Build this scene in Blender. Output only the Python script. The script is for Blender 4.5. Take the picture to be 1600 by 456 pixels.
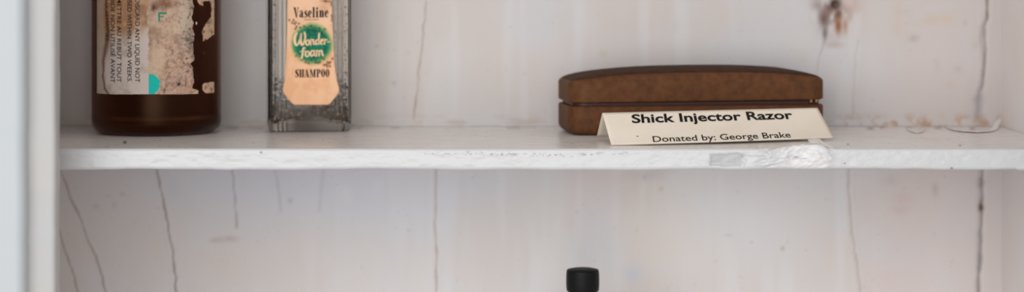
import bpy, math, random
import numpy as np

# ------------------------------------------------------------------ scene, camera, light
scene = bpy.context.scene
C = scene.collection
for o in list(bpy.data.objects):
    bpy.data.objects.remove(o, do_unlink=True)
random.seed(7)

F = 3600.0            # focal length in pixels of the 1600 px wide frame
CAMH = 0.0783         # camera height above the shelf top (shelf top is z = 0)
PY = -50.0            # picture row of the horizon
cam_d = bpy.data.cameras.new('camera')
cam = bpy.data.objects.new('camera', cam_d); C.objects.link(cam)
cam.location = (0, 0, CAMH)
cam.rotation_euler = (math.pi / 2, 0, 0)
cam_d.sensor_width = 36.0
cam_d.lens = 36.0 * F / 1600.0
cam_d.shift_y = -(228.0 - PY) / 1600.0
cam_d.clip_start = 0.02
cam_d.dof.use_dof = True
cam_d.dof.focus_distance = 1.034
cam_d.dof.aperture_fstop = 5.6
scene.camera = cam

vs = scene.view_settings
vs.view_transform = 'Standard'; vs.look = 'None'; vs.gamma = 1.0; vs.use_curve_mapping = False
vs.exposure = 0.0

W = bpy.data.worlds.new('room_light'); scene.world = W
W.use_nodes = True
bgn = W.node_tree.nodes['Background']
bgn.inputs[0].default_value = (1.0, 0.925, 0.87, 1)
bgn.inputs[1].default_value = 0.62

def area(name, loc, target, sx, sy, power, col):
    d = bpy.data.lights.new(name, 'AREA'); d.shape = 'RECTANGLE'; d.size = sx; d.size_y = sy
    d.energy = power; d.color = col
    o = bpy.data.objects.new(name, d); C.objects.link(o)
    o.location = loc
    v = np.array(target) - np.array(loc)
    yaw = math.atan2(v[1], v[0]); pitch = math.atan2(v[2], math.hypot(v[0], v[1]))
    o.rotation_euler = (math.pi / 2 + pitch, 0, yaw - math.pi / 2)
    return o
# a tall window in the wall behind and to the left of the camera
area('window_daylight', (-0.40, -0.62, 0.22), (0.02, 1.05, 0.0), 1.6, 1.3, 20.2, (0.97, 0.99, 1.0))

# ------------------------------------------------------------------ helpers
def lin(c):
    c = np.asarray(c, float) / 255.0
    return np.where(c <= 0.04045, c / 12.92, ((c + 0.055) / 1.055) ** 2.4)

def proj(P):
    P = np.asarray(P, float)
    return 800 + F * P[..., 0] / P[..., 1], PY + F * (CAMH - P[..., 2]) / P[..., 1]

def unproj(x, y, Y):
    """point seen at pixel (x, y) at distance Y metres"""
    return np.array([(x - 800) * Y / F, Y, CAMH - (y - PY) * Y / F])

def hit_plane(x, y, p0, n):
    d = np.array([(x - 800) / F, 1.0, -(y - PY) / F]); c = np.array([0, 0, CAMH])
    t = np.dot(np.asarray(p0) - c, n) / np.dot(d, n)
    return c + d * t

class Noise:
    def __init__(self, seed):
        self.t = np.random.RandomState(seed).rand(256, 256)
    def __call__(self, x, y):
        x = np.asarray(x, float); y = np.asarray(y, float)
        xi = np.floor(x).astype(int); yi = np.floor(y).astype(int)
        fx = x - xi; fy = y - yi
        fx = fx * fx * (3 - 2 * fx); fy = fy * fy * (3 - 2 * fy)
        t = self.t
        a = t[xi % 256, yi % 256]; b = t[(xi + 1) % 256, yi % 256]
        c = t[xi % 256, (yi + 1) % 256]; d = t[(xi + 1) % 256, (yi + 1) % 256]
        return (a * (1 - fx) + b * fx) * (1 - fy) + (c * (1 - fx) + d * fx) * fy
    def fbm(self, x, y, n=4):
        s = 0; amp = 0.5; tot = 0
        for i in range(n):
            s = s + amp * self(np.asarray(x) * 2 ** i + 17.3 * i, np.asarray(y) * 2 ** i + 5.7 * i)
            tot += amp; amp *= 0.5
        return s / tot

def ss(a, b, x):
    t = np.clip((np.asarray(x, float) - a) / (b - a), 0, 1)
    return t * t * (3 - 2 * t)

def blob(x, y, cx, cy, rx, ry):
    return np.exp(-(((x - cx) / rx) ** 2 + ((y - cy) / ry) ** 2))

def poly_dist(x, y, pts):
    """distance and parameter along a polyline"""
    best = np.full(np.shape(x), 1e9); par = np.zeros(np.shape(x)); n = len(pts) - 1
    for i in range(n):
        (x0, y0), (x1, y1) = pts[i], pts[i + 1]
        dx, dy = x1 - x0, y1 - y0
        t = np.clip(((x - x0) * dx + (y - y0) * dy) / (dx * dx + dy * dy), 0, 1)
        d = np.hypot(x - x0 - t * dx, y - y0 - t * dy)
        m = d < best
        best = np.where(m, d, best); par = np.where(m, (i + t) / n, par)
    return best, par

def inside(x, y, pts):
    """even-odd test against an outline"""
    r = np.zeros(np.shape(x), bool); n = len(pts)
    for i in range(n):
        (x0, y0), (x1, y1) = pts[i], pts[(i + 1) % n]
        if y0 == y1: continue
        c = ((y0 > y) != (y1 > y)) & (x < (x1 - x0) * (y - y0) / (y1 - y0) + x0)
        r ^= c
    return r

def mix(col, c2, m):
    return col * (1 - m[..., None]) + np.asarray(c2) * m[..., None]

def link(name, me, mat=None, parent=None, smooth=True):
    o = bpy.data.objects.new(name, me); C.objects.link(o)
    if mat: me.materials.append(mat)
    if parent: o.parent = parent
    if smooth and len(me.polygons):
        me.polygons.foreach_set('use_smooth', [True] * len(me.polygons))
    return o

def mesh(name, V, Fc, mat=None, parent=None, smooth=True, colors=None):
    me = bpy.data.meshes.new(name)
    me.from_pydata([tuple(map(float, v)) for v in V], [], [tuple(map(int, f)) for f in Fc]); me.update()
    if colors is not None: set_col(me, colors)
    return link(name, me, mat, parent, smooth)

def set_col(me, col):
    a = me.color_attributes.new('paint', 'FLOAT_COLOR', 'POINT')
    c = np.ones((len(me.vertices), 4), np.float32); c[:, :3] = np.reshape(col, (-1, 3))
    a.data.foreach_set('color', c.ravel())

def grid_mesh(name, P, mat, parent=None, colors=None, keep=None, flip=False, close_v=False, smooth=True):
    """P: (n, m, 3) array of points -> quad grid"""
    n, m = P.shape[:2]
    idx = np.arange(n * m).reshape(n, m)
    if close_v: idx = np.concatenate([idx, idx[:, :1]], axis=1)
    q = np.stack([idx[:-1, :-1], idx[1:, :-1], idx[1:, 1:], idx[:-1, 1:]], axis=-1)
    if keep is not None: q = q[keep]
    q = q.reshape(-1, 4)
    if flip: q = q[:, ::-1]
    V = P.reshape(-1, 3); col = None if colors is None else colors.reshape(-1, 3)
    if keep is not None:
        u, inv = np.unique(q, return_inverse=True); V = V[u]; q = inv.reshape(-1, 4)
        if col is not None: col = col[u]
    me = bpy.data.meshes.new(name)
    me.vertices.add(len(V)); me.vertices.foreach_set('co', V.astype(np.float32).ravel())
    me.loops.add(q.size); me.loops.foreach_set('vertex_index', q.astype(np.int32).ravel())
    me.polygons.add(len(q)); me.polygons.foreach_set('loop_start', np.arange(0, q.size, 4, dtype=np.int32))
    me.update(calc_edges=True); me.validate()
    if col is not None: set_col(me, col)
    return link(name, me, mat, parent, smooth)

def tag(o, label=None, cat=None, kind=None, group=None):
    if label: o['label'] = label
    if cat: o['category'] = cat
    if kind: o['kind'] = kind
    if group: o['group'] = group
    return o

def empty(name, loc, rz=0):
    o = bpy.data.objects.new(name, None); C.objects.link(o)
    o.location = loc; o.rotation_euler = (0, 0, rz); o.empty_display_size = 0.02
    return o

def lathe(profile, n=96):
    """profile [(r, z)] -> verts, faces (poles closed when r = 0)"""
    V = []; Fc = []; rings = []
    for r, z in profile:
        if r < 1e-6:
            rings.append([len(V)]); V.append((0, 0, z))
        else:
            rings.append(list(range(len(V), len(V) + n)))
            V += [(r * math.cos(2 * math.pi * k / n), r * math.sin(2 * math.pi * k / n), z) for k in range(n)]
    for a, b in zip(rings[:-1], rings[1:]):
        for k in range(n):
            k2 = (k + 1) % n
            if len(a) == 1 and len(b) > 1: Fc.append((a[0], b[k2], b[k]))
            elif len(b) == 1 and len(a) > 1: Fc.append((a[k], a[k2], b[0]))
            elif len(a) > 1: Fc.append((a[k], a[k2], b[k2], b[k]))
    return V, Fc

def arc(cx, cz, r, a0, a1, n=8, rz=None):
    rz = r if rz is None else rz
    return [(cx + r * math.cos(math.radians(a0 + (a1 - a0) * i / n)), cz + rz * math.sin(math.radians(a0 + (a1 - a0) * i / n))) for i in range(n + 1)]

def join(*parts):
    V = []; Fc = []
    for v, f in parts:
        k = len(V); V += list(v); Fc += [tuple(i + k for i in q) for q in f]
    return V, Fc

# ------------------------------------------------------------------ materials
def material(name):
    m = bpy.data.materials.new(name); m.use_nodes = True
    return m, m.node_tree, m.node_tree.nodes['Principled BSDF']

def solid(name, rgb, rough=0.5, spec=0.5, noise=None, bump=None):
    m, nt, b = material(name)
    c = tuple(lin(rgb)) + (1,)
    b.inputs['Base Color'].default_value = c
    b.inputs['Roughness'].default_value = rough
    b.inputs['Specular IOR Level'].default_value = spec
    tc = nt.nodes.new('ShaderNodeTexCoord')
    if noise:
        sc, rgb2, lo, hi = noise
        n = nt.nodes.new('ShaderNodeTexNoise'); n.inputs['Scale'].default_value = sc; n.inputs['Detail'].default_value = 6
        r = nt.nodes.new('ShaderNodeValToRGB')
        r.color_ramp.elements[0].position = lo; r.color_ramp.elements[1].position = hi
        r.color_ramp.elements[0].color = c; r.color_ramp.elements[1].color = tuple(lin(rgb2)) + (1,)
        nt.links.new(tc.outputs['Object'], n.inputs['Vector']); nt.links.new(n.outputs['Fac'], r.inputs['Fac'])
        nt.links.new(r.outputs['Color'], b.inputs['Base Color'])
    if bump:
        sc, st, dist = bump
        n = nt.nodes.new('ShaderNodeTexNoise'); n.inputs['Scale'].default_value = sc; n.inputs['Detail'].default_value = 4
        bp = nt.nodes.new('ShaderNodeBump'); bp.inputs['Strength'].default_value = st; bp.inputs['Distance'].default_value = dist
        nt.links.new(tc.outputs['Object'], n.inputs['Vector']); nt.links.new(n.outputs['Fac'], bp.inputs['Height'])
        nt.links.new(bp.outputs['Normal'], b.inputs['Normal'])
    return m

def painted(name, rough=0.5, spec=0.5, bump=None):
    m = solid(name, (230, 230, 230), rough, spec, None, bump)
    nt = m.node_tree
    a = nt.nodes.new('ShaderNodeAttribute'); a.attribute_name = 'paint'
    nt.links.new(a.outputs['Color'], nt.nodes['Principled BSDF'].inputs['Base Color'])
    return m

def glass(name, rgb, rough=0.02, ior=1.48):
    m, nt, b = material(name)
    b.inputs['Base Color'].default_value = tuple(lin(rgb)) + (1,)
    b.inputs['Transmission Weight'].default_value = 1.0
    b.inputs['Roughness'].default_value = rough
    b.inputs['IOR'].default_value = ior
    return m

M_wall = painted('worn_white_wall_paint', 0.55, 0.35, (900, 0.25, 0.0003))
M_shelf = painted('thick_white_gloss_paint', 0.25, 0.5, (700, 0.2, 0.0003))
M_trim = solid('white_trim_paint', (186, 187, 189), 0.5, 0.4, (14, (189, 186, 182), 0.4, 0.7), (500, 0.15, 0.0003))
M_bead = solid('bright_white_trim_paint', (188, 195, 200), 0.45, 0.4, None, (500, 0.15, 0.0003))
M_amber = glass('amber_glass', (158, 92, 54), 0.34, 1.5)
M_amber.node_tree.nodes['Principled BSDF'].inputs['Specular IOR Level'].default_value = 0.12
M_amber.node_tree.nodes['Principled BSDF'].inputs['Specular Tint'].default_value = (0.45, 0.26, 0.15, 1)
M_clear = glass('clear_glass', (252, 247, 240), 0.01, 1.40)
M_label = painted('stained_paper', 0.85, 0.15, (2500, 0.3, 0.0001))
M_peach = painted('peach_paper', 0.7, 0.2, (2500, 0.2, 0.0001))
M_ink = solid('black_ink', (28, 25, 28), 0.8, 0.2)
M_brownink = solid('faded_brown_ink', (62, 48, 42), 0.85, 0.1)
M_cream = solid('cream_ink', (240, 205, 165), 0.8, 0.2)
M_card = solid('cream_card_stock', (236, 226, 212), 0.8, 0.2, (60, (230, 219, 203), 0.35, 0.7), (1800, 0.2, 0.0001))
M_case = solid('worn_brown_leatherette', (102, 66, 41), 0.6, 0.12, (300, (84, 54, 34), 0.36, 0.70), (1500, 0.35, 0.0002))
M_casetop = solid('shaded_brown_leather_top', (74, 49, 34), 0.65, 0.06, (240, (58, 39, 28), 0.38, 0.72), (1500, 0.3, 0.0002))  # lid top darker than the sides: shade put into its colour
M_rim = solid('dark_red_brown_liner', (58, 26, 22), 0.5, 0.4)
M_clasp = solid('tarnished_brass', (150, 110, 70), 0.35, 0.6)
M_black = solid('black_moulded_plastic', (24, 24, 25), 0.45, 0.12, None, (400, 0.08, 0.0002))
M_residue = painted('dried_residue', 0.9, 0.1)
M_flake = solid('curled_paint_flake', (236, 234, 231), 0.5, 0.4)
M_fog = solid('plain_white_cap', (225, 222, 215), 0.4, 0.4)

# ------------------------------------------------------------------ the cabinet (setting)
BACK = 1.14; XL, XR = -0.226, 0.242; ZT, ZB = 0.175, -0.145
N1, N2, N3, N4 = Noise(1), Noise(2), Noise(3), Noise(4)

def wall_back():
    xs = np.arange(XL - 0.006, XR + 0.0061, 0.0006); zs = np.arange(ZB - 0.004, ZT + 0.004, 0.0006)
    X, Z = np.meshgrid(xs, zs, indexing='ij')
    P = np.stack([X, np.full_like(X, BACK), Z], -1)
    px, py = proj(P)
    col = np.zeros(X.shape + (3,)) + lin((205, 200, 198))
    n = N1.fbm(px / 170, py / 130, 4)
    col = mix(col, lin((204, 205, 209)), ss(0.45, 0.7, n) * 0.7)
    n = N2.fbm(px / 120 + 9, py / 150, 4)
    col = mix(col, lin((206, 196, 191)), ss(0.45, 0.7, n) * 0.55)
    col = mix(col, lin((202, 192, 189)), ss(1290, 1420, px) * 0.6)
    # bluish tint under the shelf, vertical brush runs
    runs = N3.fbm(px / 28, py / 260, 3)
    col = mix(col, lin((200, 202, 212)), blob(px, py, 480, 285, 330, 60) * 0.8)
    col = mix(col, lin((216, 218, 222)), ss(0.42, 0.72, runs) * 0.35 * ss(230, 900, px) * (1 - ss(1290, 1400, px)))
    col = mix(col, lin((216, 206, 198)), blob(px, py, 1050, 370, 80, 70) * 0.8)
    col = mix(col, lin((218, 220, 223)), np.clip(blob(px, py, 1160, 340, 110, 90) * 0.7, 0, 1))
    col = mix(col, lin((190, 197, 210)), blob(px, py, 990, 428, 14, 14) * 0.7 + blob(px, py, 930, 380, 40, 60) * 0.35)
    col = col * (1 + 0.13 * ss(225, 262, py))[..., None]  # wall below the shelf brightened, light painted into its colour
    dy = np.zeros_like(X)
    dy += (N1.fbm(px / 70, py / 110, 3) - 0.5) * 0.0005 + (runs - 0.5) * 0.00012
    # fine cracks of the boards
    def crack(pts, w, dark, rgb=(120, 98, 82), depth=0.0004, lip=True):
        nonlocal col, dy
        wob = (N4.fbm(py / 14, px / 300, 3) - 0.5) * 4.2
        d, t = poly_dist(px + wob, py, pts)
        ww = w * 0.82 * (0.55 + 0.9 * N3(py / 13.0, px / 90))
        m = np.exp(-(d / ww) ** 2) * dark * (0.72 + 0.3 * N1(py / 9.0, px / 70)) * ss(0, 0.04, t + 0.02) * ss(0, 0.05, 1.03 - t)
        col = mix(col, lin(rgb), np.clip(m, 0, 1)); dy += m * depth
        if lip: dy -= np.exp(-((d - 3 * w) / (1.6 * w)) ** 2) * 0.00012
    crack([(667, -260), (667, 0), (660, 60), (655, 110), (651, 150), (647, 187)], 1.5, 0.62, (140, 110, 92))
    crack([(1290, 60), (1285, 75), (1278, 100), (1275, 150)], 1.6, 0.35, (140, 115, 90))
    crack([(1342, 62), (1337, 90), (1333, 180)], 2.2, 0.18)
    crack([(90, 256), (97, 272), (110, 310), (125, 338), (138, 378), (150, 400), (165, 456), (190, 560)], 1.3, 0.72, (108, 86, 70))
    crack([(86, 340), (97, 378), (108, 410), (122, 456), (130, 520)], 1.4, 0.7, (108, 86, 70))
    crack([(244, 255), (248, 280), (254, 310), (259, 336), (266, 372), (271, 400), (275, 456), (280, 600)], 1.6, 0.85, (106, 84, 66))
    crack([(363, 250), (365, 280), (367, 320), (370, 356)], 1.7, 0.55, (120, 104, 96))
    crack([(428, 250), (433, 280), (438, 330)], 2.2, 0.25, (130, 118, 112))
    crack([(506, 265), (500, 310), (497, 330)], 3.0, 0.16)
    crack([(682, 250), (681, 300), (680, 360), (682, 400), (681, 456), (683, 600)], 1.8, 0.6, (152, 124, 98))
    crack([(1326, 250), (1326, 290), (1329, 330), (1333, 370), (1340, 420), (1346, 470), (1350, 560)], 2.0, 0.45, (156, 132, 110))
    # the open joint near the right corner
    crack([(1543, -250), (1543, 0), (1542, 30)], 3.0, 0.85, (112, 84, 62), 0.001)
    crack([(1541, 20), (1538, 55), (1540, 80), (1538, 105), (1534, 140)], 2.6, 0.7, (124, 98, 78), 0.001)
    crack([(1538, 30), (1532, 60), (1538, 90), (1534, 120), (1530, 150), (1527, 184)], 5.5, 0.42, (138, 132, 138), 0.0004)
    crack([(1530, 140), (1527, 186)], 8.5, 0.40, (128, 124, 130), 0.0003)
    crack([(1535, 250), (1534, 320), (1533, 380), (1529, 430), (1528, 470), (1528, 560)], 2.9, 0.82, (118, 106, 102), 0.001)
    crack([(1531, 250), (1530, 360), (1526, 470)], 5.5, 0.3, (150, 146, 150), 0.0006)
    col = mix(col, lin((96, 70, 44)), np.clip(blob(px, py, 1533, 324, 4, 6) * 1.2, 0, 1))
    # knot with its dark hole and resin streaks
    kn = N2.fbm(px / 14, py / 22, 4)
    col = mix(col, lin((140, 112, 104)), np.clip(blob(px, py, 1303, 14, 26, 34) * 1.1 * ss(0.35, 0.6, kn), 0, 1))
    col = mix(col, lin((60, 38, 32)), np.clip(blob(px, py, 1306, 7, 9, 9) * 1.5, 0, 1))
    col = mix(col, lin((84, 56, 46)), np.clip(blob(px, py, 1311, 22, 5, 8) * 1.2, 0, 1))
    col = mix(col, lin((146, 92, 54)), np.clip(blob(px, py, 1310, 40, 6, 15) * 1.1, 0, 1))
    col = mix(col, lin((168, 116, 76)), np.clip(blob(px, py, 1321, 40, 4, 13) * 0.8, 0, 1))
    col = mix(col, lin((110, 88, 82)), np.clip(blob(px, py, 1287, 30, 7, 13) * 1.0, 0, 1))
    col = mix(col, lin((112, 100, 98)), np.clip(blob(px, py, 1289, 52, 4.5, 12) * 0.95, 0, 1))
    col = mix(col, lin((165, 140, 124)), np.clip(blob(px, py, 1303, 70, 16, 5) * 0.4, 0, 1))
    col = mix(col, lin((150, 132, 126)), np.clip(blob(px, py, 1276, 8, 9, 8) * 0.55, 0, 1))
    col = mix(col, lin((196, 168, 156)), np.clip(blob(px, py, 1330, 8, 18, 14) * 0.6, 0, 1))
    dy += blob(px, py, 1306, 7, 9, 9) * 0.002 + blob(px, py, 1303, 30, 16, 26) * 0.0006
    # smudges
    for cx, cy, rx, ry, rgb, a in [(1404, 18, 6, 16, (205, 180, 150), .5), (1404, 44, 8, 12, (205, 180, 150), .45), (1428, 60, 9, 6, (140, 128, 126), .45),
            (1455, 31, 12, 8, (206, 178, 148), .6), (1478, 30, 14, 9, (206, 180, 150), .55), (1430, 38, 12, 5, (206, 184, 160), .4),
            (1508, 36, 3, 4, (150, 140, 136), .45), (1497, 107, 5, 5, (150, 142, 140), .4), (1464, 102, 5, 11, (190, 164, 142), .35),
            (1525, 70, 6, 6, (186, 158, 128), .45), (1484, 133, 9, 5, (200, 172, 140), .4), (942, 84, 7, 5, (196, 172, 140), .5), (1056, 42, 4, 7, (170, 160, 156), .3),
            (588, 72, 4, 3, (150, 132, 126), .45), (638, 83, 3, 2.5, (190, 140, 120), .5), (616, 130, 4, 3, (160, 130, 118), .5), (820, 115, 3, 2.5, (170, 150, 130), .4),
            (1420, 22, 7, 8, (178, 172, 170), .2), (1410, 310, 15, 9, (214, 176, 170), .5), (1406, 328, 12, 6, (206, 168, 164), .55), (1461, 297, 5, 9, (150, 136, 134), .55),
            (1393, 282, 14, 7, (180, 168, 166), .35), (1223, 388, 3.2, 3.8, (160, 140, 110), .75), (1230, 378, 2, 4, (190, 175, 150), .4), (1138, 367, 5, 2.5, (170, 160, 150), .4),
            (1033, 295, 4, 4, (196, 168, 130), .6), (1010, 275, 30, 7, (170, 166, 172), .35), (1032, 266, 22, 5, (170, 166, 172), .3),
            (358, 373, 14, 5, (140, 122, 114), .45), (336, 375, 10, 4, (142, 126, 118), .4), (453, 313, 4, 3.6, (152, 134, 118), .6), (191, 303, 4, 3, (150, 136, 132), .45),
            (150, 322, 5, 4, (152, 138, 134), .35), (178, 320, 4, 6, (152, 138, 134), .3), (268, 296, 10, 12, (200, 206, 214), .4), (540, 300, 10, 16, (228, 230, 236), .5),
            (590, 290, 12, 14, (228, 230, 236), .4), (890, 350, 20, 12, (214, 190, 182), .25), (1400, 440, 60, 30, (220, 196, 190), .4)]:
        col = mix(col, lin(rgb), np.clip(blob(px, py, cx, cy, rx, ry) * a * 0.65 * (0.5 + 0.8 * N2.fbm(px / 7, py / 7, 2)), 0, 1))
    # rust and glue creeping up from the shelf joint
    h = (198 - py)
    st = N3.fbm(px / 11, py / 12, 4)
    band = ss(-4, 2, h) * (1 - ss(4, 26, h))
    col = mix(col, lin((176, 136, 100)), np.clip(band * ss(0.42, 0.70, st) * ss(1290, 1330, px) * (1 - ss(1555, 1575, px)) * 0.75, 0, 1))
    col = mix(col, lin((188, 172, 160)), np.clip(band * ss(0.45, 0.7, N1.fbm(px / 30, py / 10, 3)) * 0.55 * (1 - ss(1280, 1330, px)), 0, 1))
    dy -= ss(-4, 0, h) * (1 - ss(2, 12, h)) * 0.0012 * (0.4 + N4.fbm(px / 40, py / 30, 2))
    sp = N4.fbm(px / 6 + 50, py / 6, 2)
    col = mix(col, lin((150, 140, 136)), ss(0.86, 0.93, sp) * 0.3)
    P[..., 1] += dy
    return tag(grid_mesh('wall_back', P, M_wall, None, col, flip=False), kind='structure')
wall_back()

def slab(name, x0, x1, y0, y1, z0, z1, mat, amp=0.0004, bev=0.001, seed=3, kind='structure', step=0.006):
    """board with softened, slightly uneven edges: cross-section in x-y (or x-z) swept along its longest axis"""
    dims = [x1 - x0, y1 - y0, z1 - z0]; ax = int(np.argmax(dims)); o1, o2 = [i for i in range(3) if i != ax]
    lo = [x0, y0, z0]; hi = [x1, y1, z1]
    b = min(bev, dims[o1] / 2.1, dims[o2] / 2.1)
    pr = []
    for cx, cy, a0 in [(hi[o1] - b, hi[o2] - b, 0), (lo[o1] + b, hi[o2] - b, 90), (lo[o1] + b, lo[o2] + b, 180), (hi[o1] - b, lo[o2] + b, 270)]:
        pr += [(cx + b * math.cos(math.radians(a0 + 90 * i / 6)), cy + b * math.sin(math.radians(a0 + 90 * i / 6))) for i in range(7)]
    pr = np.array(pr); n = max(3, int(dims[ax] / step)); t = np.linspace(lo[ax], hi[ax], n)
    P = np.zeros((n, len(pr), 3)); nz = Noise(seed)
    cen = np.array([(lo[o1] + hi[o1]) / 2, (lo[o2] + hi[o2]) / 2])
    for j in range(len(pr)):
        off = (nz.fbm(t * 60 + 3 * (j // 7), np.full(n, j // 7 * 7.7), 3) - 0.5) * amp * 2
        dv = np.sign(pr[j] - cen)
        P[:, j, o1] = pr[j, 0] - dv[0] * np.abs(off); P[:, j, o2] = pr[j, 1] - dv[1] * np.abs(off); P[:, j, ax] = t
    k = len(pr); V = P.reshape(-1, 3)
    Fc = [(i * k + j, i * k + (j + 1) % k, (i + 1) * k + (j + 1) % k, (i + 1) * k + j) for i in range(n - 1) for j in range(k)]
    Fc += [tuple(range(k))[::-1], tuple(range((n - 1) * k, n * k))]
    if ax == 1: Fc = [f[::-1] for f in Fc]
    o = mesh(name, V, Fc, mat)
    return tag(o, kind=kind)

M_side = solid('white_side_board_paint', (237, 229, 226), 0.55, 0.35, (25, (236, 234, 234), 0.4, 0.7), (700, 0.2, 0.0003))
slab('wall_left', XL - 0.018, XL, 0.985, BACK + 0.018, ZB - 0.02, ZT + 0.02, M_side, seed=11)
slab('wall_right', XR, XR + 0.018, 0.985, BACK + 0.018, ZB - 0.02, ZT + 0.02, M_side, seed=12)
slab('ceiling', XL, XR, 0.985, BACK - 0.0015, ZT, ZT + 0.018, M_side, seed=13)
slab('floor', XL, XR, 0.985, BACK - 0.0015, ZB - 0.02, ZB, M_side, amp=0, seed=14)
# front frame of the cabinet: stile, its raised outer bead, and the right-hand stile
slab('trim_1', -0.262, -0.1898, 0.958, 0.970, ZB - 0.02, ZT + 0.02, M_trim, amp=0.0006, bev=0.0022, seed=15, step=0.002)
slab('trim_2', -0.300, -0.2010, 0.949, 0.9640, ZB - 0.02, ZT + 0.02, M_bead, amp=0.0004, bev=0.004, seed=16, step=0.003)
slab('trim_3', 0.226, 0.290, 0.958, 0.984, ZB - 0.02, ZT + 0.02, M_trim, amp=0.0006, bev=0.0022, seed=17)

# ------------------------------------------------------------------ the shelf
SH = 0.0092
def make_shelf():
    xs = np.arange(XL, XR + 1e-6, 0.00036); nx = len(xs)
    r = 0.0014; f0 = 1.0
    pr = []
    for t in np.linspace(0, 1, 70): pr.append((BACK - 0.0016 + (f0 + r - BACK + 0.0016) * t, 0.0, 0))
    for i in range(1, 7): a = math.radians(90 + 90 * i / 6); pr.append((f0 + r + r * math.cos(a), -r + r * math.sin(a), 1))
    for t in np.linspace(0, 1, 26)[1:-1]: pr.append((f0, -r - (SH - 2 * r) * t, 1))
    for i in range(0, 7): a = math.radians(180 + 90 * i / 6); pr.append((f0 + r + r * math.cos(a), -SH + r + r * math.sin(a), 1))
    for t in np.linspace(0, 1, 20)[1:]: pr.append((f0 + r + (BACK - 0.0016 - f0 - r) * t, -SH, 2))
    pr = np.array(pr); m = len(pr)
    P = np.zeros((nx, m, 3)); P[..., 0] = xs[:, None]; P[..., 1] = pr[None, :, 0]; P[..., 2] = pr[None, :, 1]
    px, py = proj(P); Y = P[..., 1]; Z = P[..., 2]
    top = (pr[:, 2] == 0)[None, :] & np.ones((nx, 1), bool); front = (pr[:, 2] == 1)[None, :] & np.ones((nx, 1), bool)
    fw = np.exp(-np.maximum(0, Y - 1.0) / 0.004)
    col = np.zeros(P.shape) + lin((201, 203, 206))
    # dusty top; base lighter than the front, with light put into the colour
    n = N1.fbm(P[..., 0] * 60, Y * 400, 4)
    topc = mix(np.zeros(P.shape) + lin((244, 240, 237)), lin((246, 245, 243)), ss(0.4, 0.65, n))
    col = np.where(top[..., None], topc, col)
    edge = top & (Y < 1.0055 + 0.0015 * N2(P[..., 0] * 90, Y * 0))
    g = N2.fbm(P[..., 0] * 120, Y * 900, 4)
    col = mix(col, lin((176, 164, 158)), np.where(top, ss(0.5, 0.75, g) * 0.2, 0))
    gl = N3.fbm(P[..., 0] * 25, Y * 1500, 3)
    col = mix(col, lin((240, 240, 238)), np.where(top, ss(0.66, 0.75, gl) * 0.6, 0))
    sp = N4.fbm(P[..., 0] * 900, Y * 900, 2)
    col = mix(col, lin((244, 244, 242)), np.where(top, ss(0.8, 0.86, sp) * 0.8, 0))
    col = mix(col, lin((110, 98, 92)), np.where(top, ss(0.85, 0.9, 1 - sp) * 0.7, 0))
    # rusty glue line at the back
    st = N3.fbm(px / 20 + 3, py / 9, 4)
    bk = ss(1.108, 1.134, Y) * top
    col = mix(col, lin((170, 128, 92)), bk * ss(0.44, 0.66, st) * ss(1290, 1330, px) * 0.85)
    col = mix(col, lin((184, 168, 156)), bk * ss(0.44, 0.66, st) * 0.6 * (1 - ss(1280, 1330, px)))
    for cx, cy, rx, ry in [(1421, 196, 6, 4), (1377, 195, 5, 4), (1519, 201, 4, 4), (1458, 189, 6, 4), (1402, 188, 8, 4), (1360, 200, 6, 3)]:
        col = mix(col, lin((150, 104, 66)), np.clip(blob(px, py, cx, cy, rx, ry), 0, 1) * top * 0.8)
    # scuffed line along the front edge
    sc = N2.fbm(px / 4.0, py / 2.0, 3)
    line = np.exp(-((py - (240.0 + 2.0 * (N1(px / 40, px * 0) - 0.5) + 1.6 * np.sin(px / 60))) / 2.6) ** 2)
    msk = line * ss(0.56, 0.68, sc) * ss(640, 680, px) * (1 - ss(960, 1010, px)) * front
    col = mix(col, lin((120, 98, 86)), np.clip(msk, 0, 1) * 0.75)
    col = mix(col, lin((196, 190, 186)), np.clip(line * ss(0.45, 0.6, N3.fbm(px / 18, py / 3, 2)) * ss(620, 700, px) * (1 - ss(960, 1020, px)) * front * 0.35, 0, 1))
    for cx, cy, r_ in [(408, 238, 1.6), (1487, 262, 1.5), (1325, 225, 1.4), (1500, 227, 1.6), (195, 222, 2.2), (1320, 256, 1.2)]:
        col = mix(col, lin((70, 60, 58)), np.clip(blob(px, py, cx, cy, r_ * 1.2, r_) * 1.2, 0, 1) * 0.8)
    # unevenness of the brushed front
    o_ = (N1.fbm(P[..., 0] * 30, Z * 130, 3) - 0.5) * 0.0005
    o2 = (N3.fbm(P[..., 0] * 260, Z * 500 + 9, 3) - 0.5) * 0.00025
    P[..., 1] += np.where(front, o_ + o2, 0)
    P[..., 2] += np.where(pr[None, :, 2] > 0, (N2.fbm(P[..., 0] * 50, Y * 0, 3) - 0.5) * 0.0011, 0) * ss(-0.003, -0.008, Z)
    P[..., 2] += np.where(top, (N2.fbm(P[..., 0] * 80, Y * 90, 3) - 0.5) * 0.00016 - 0.00008, 0)
    # chipped recess
    ex = 10 * (N3.fbm(py / 7, px / 60, 3) - 0.5); ey = 6 * (N2.fbm(px / 14, py / 50, 3) - 0.5)
    rec = ss(1108, 1112, px + ex * 0.4) * (1 - ss(1158, 1166, px + ex)) * ss(238, 242, py + ey) * (1 - ss(257, 261, py + ey)) * front
    P[..., 1] += rec * (0.0002 + 0.0003 * N2(px / 12, py / 5))
    col = mix(col, lin((172, 174, 178)), rec * 0.85)
    # splintered, painted-over lump at the front edge
    u = px
    lump = ss(1168, 1205, u) * (1 - ss(1292, 1306, u))
    rid = np.abs(N4.fbm((P[..., 0] * 1 + Z * 1.4 - Y * 0.9) * 110, (Z * 1.0 - P[..., 0] * 0.30 + (Y - 1) * 0.8) * 420, 4) - 0.5) * 2
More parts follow.
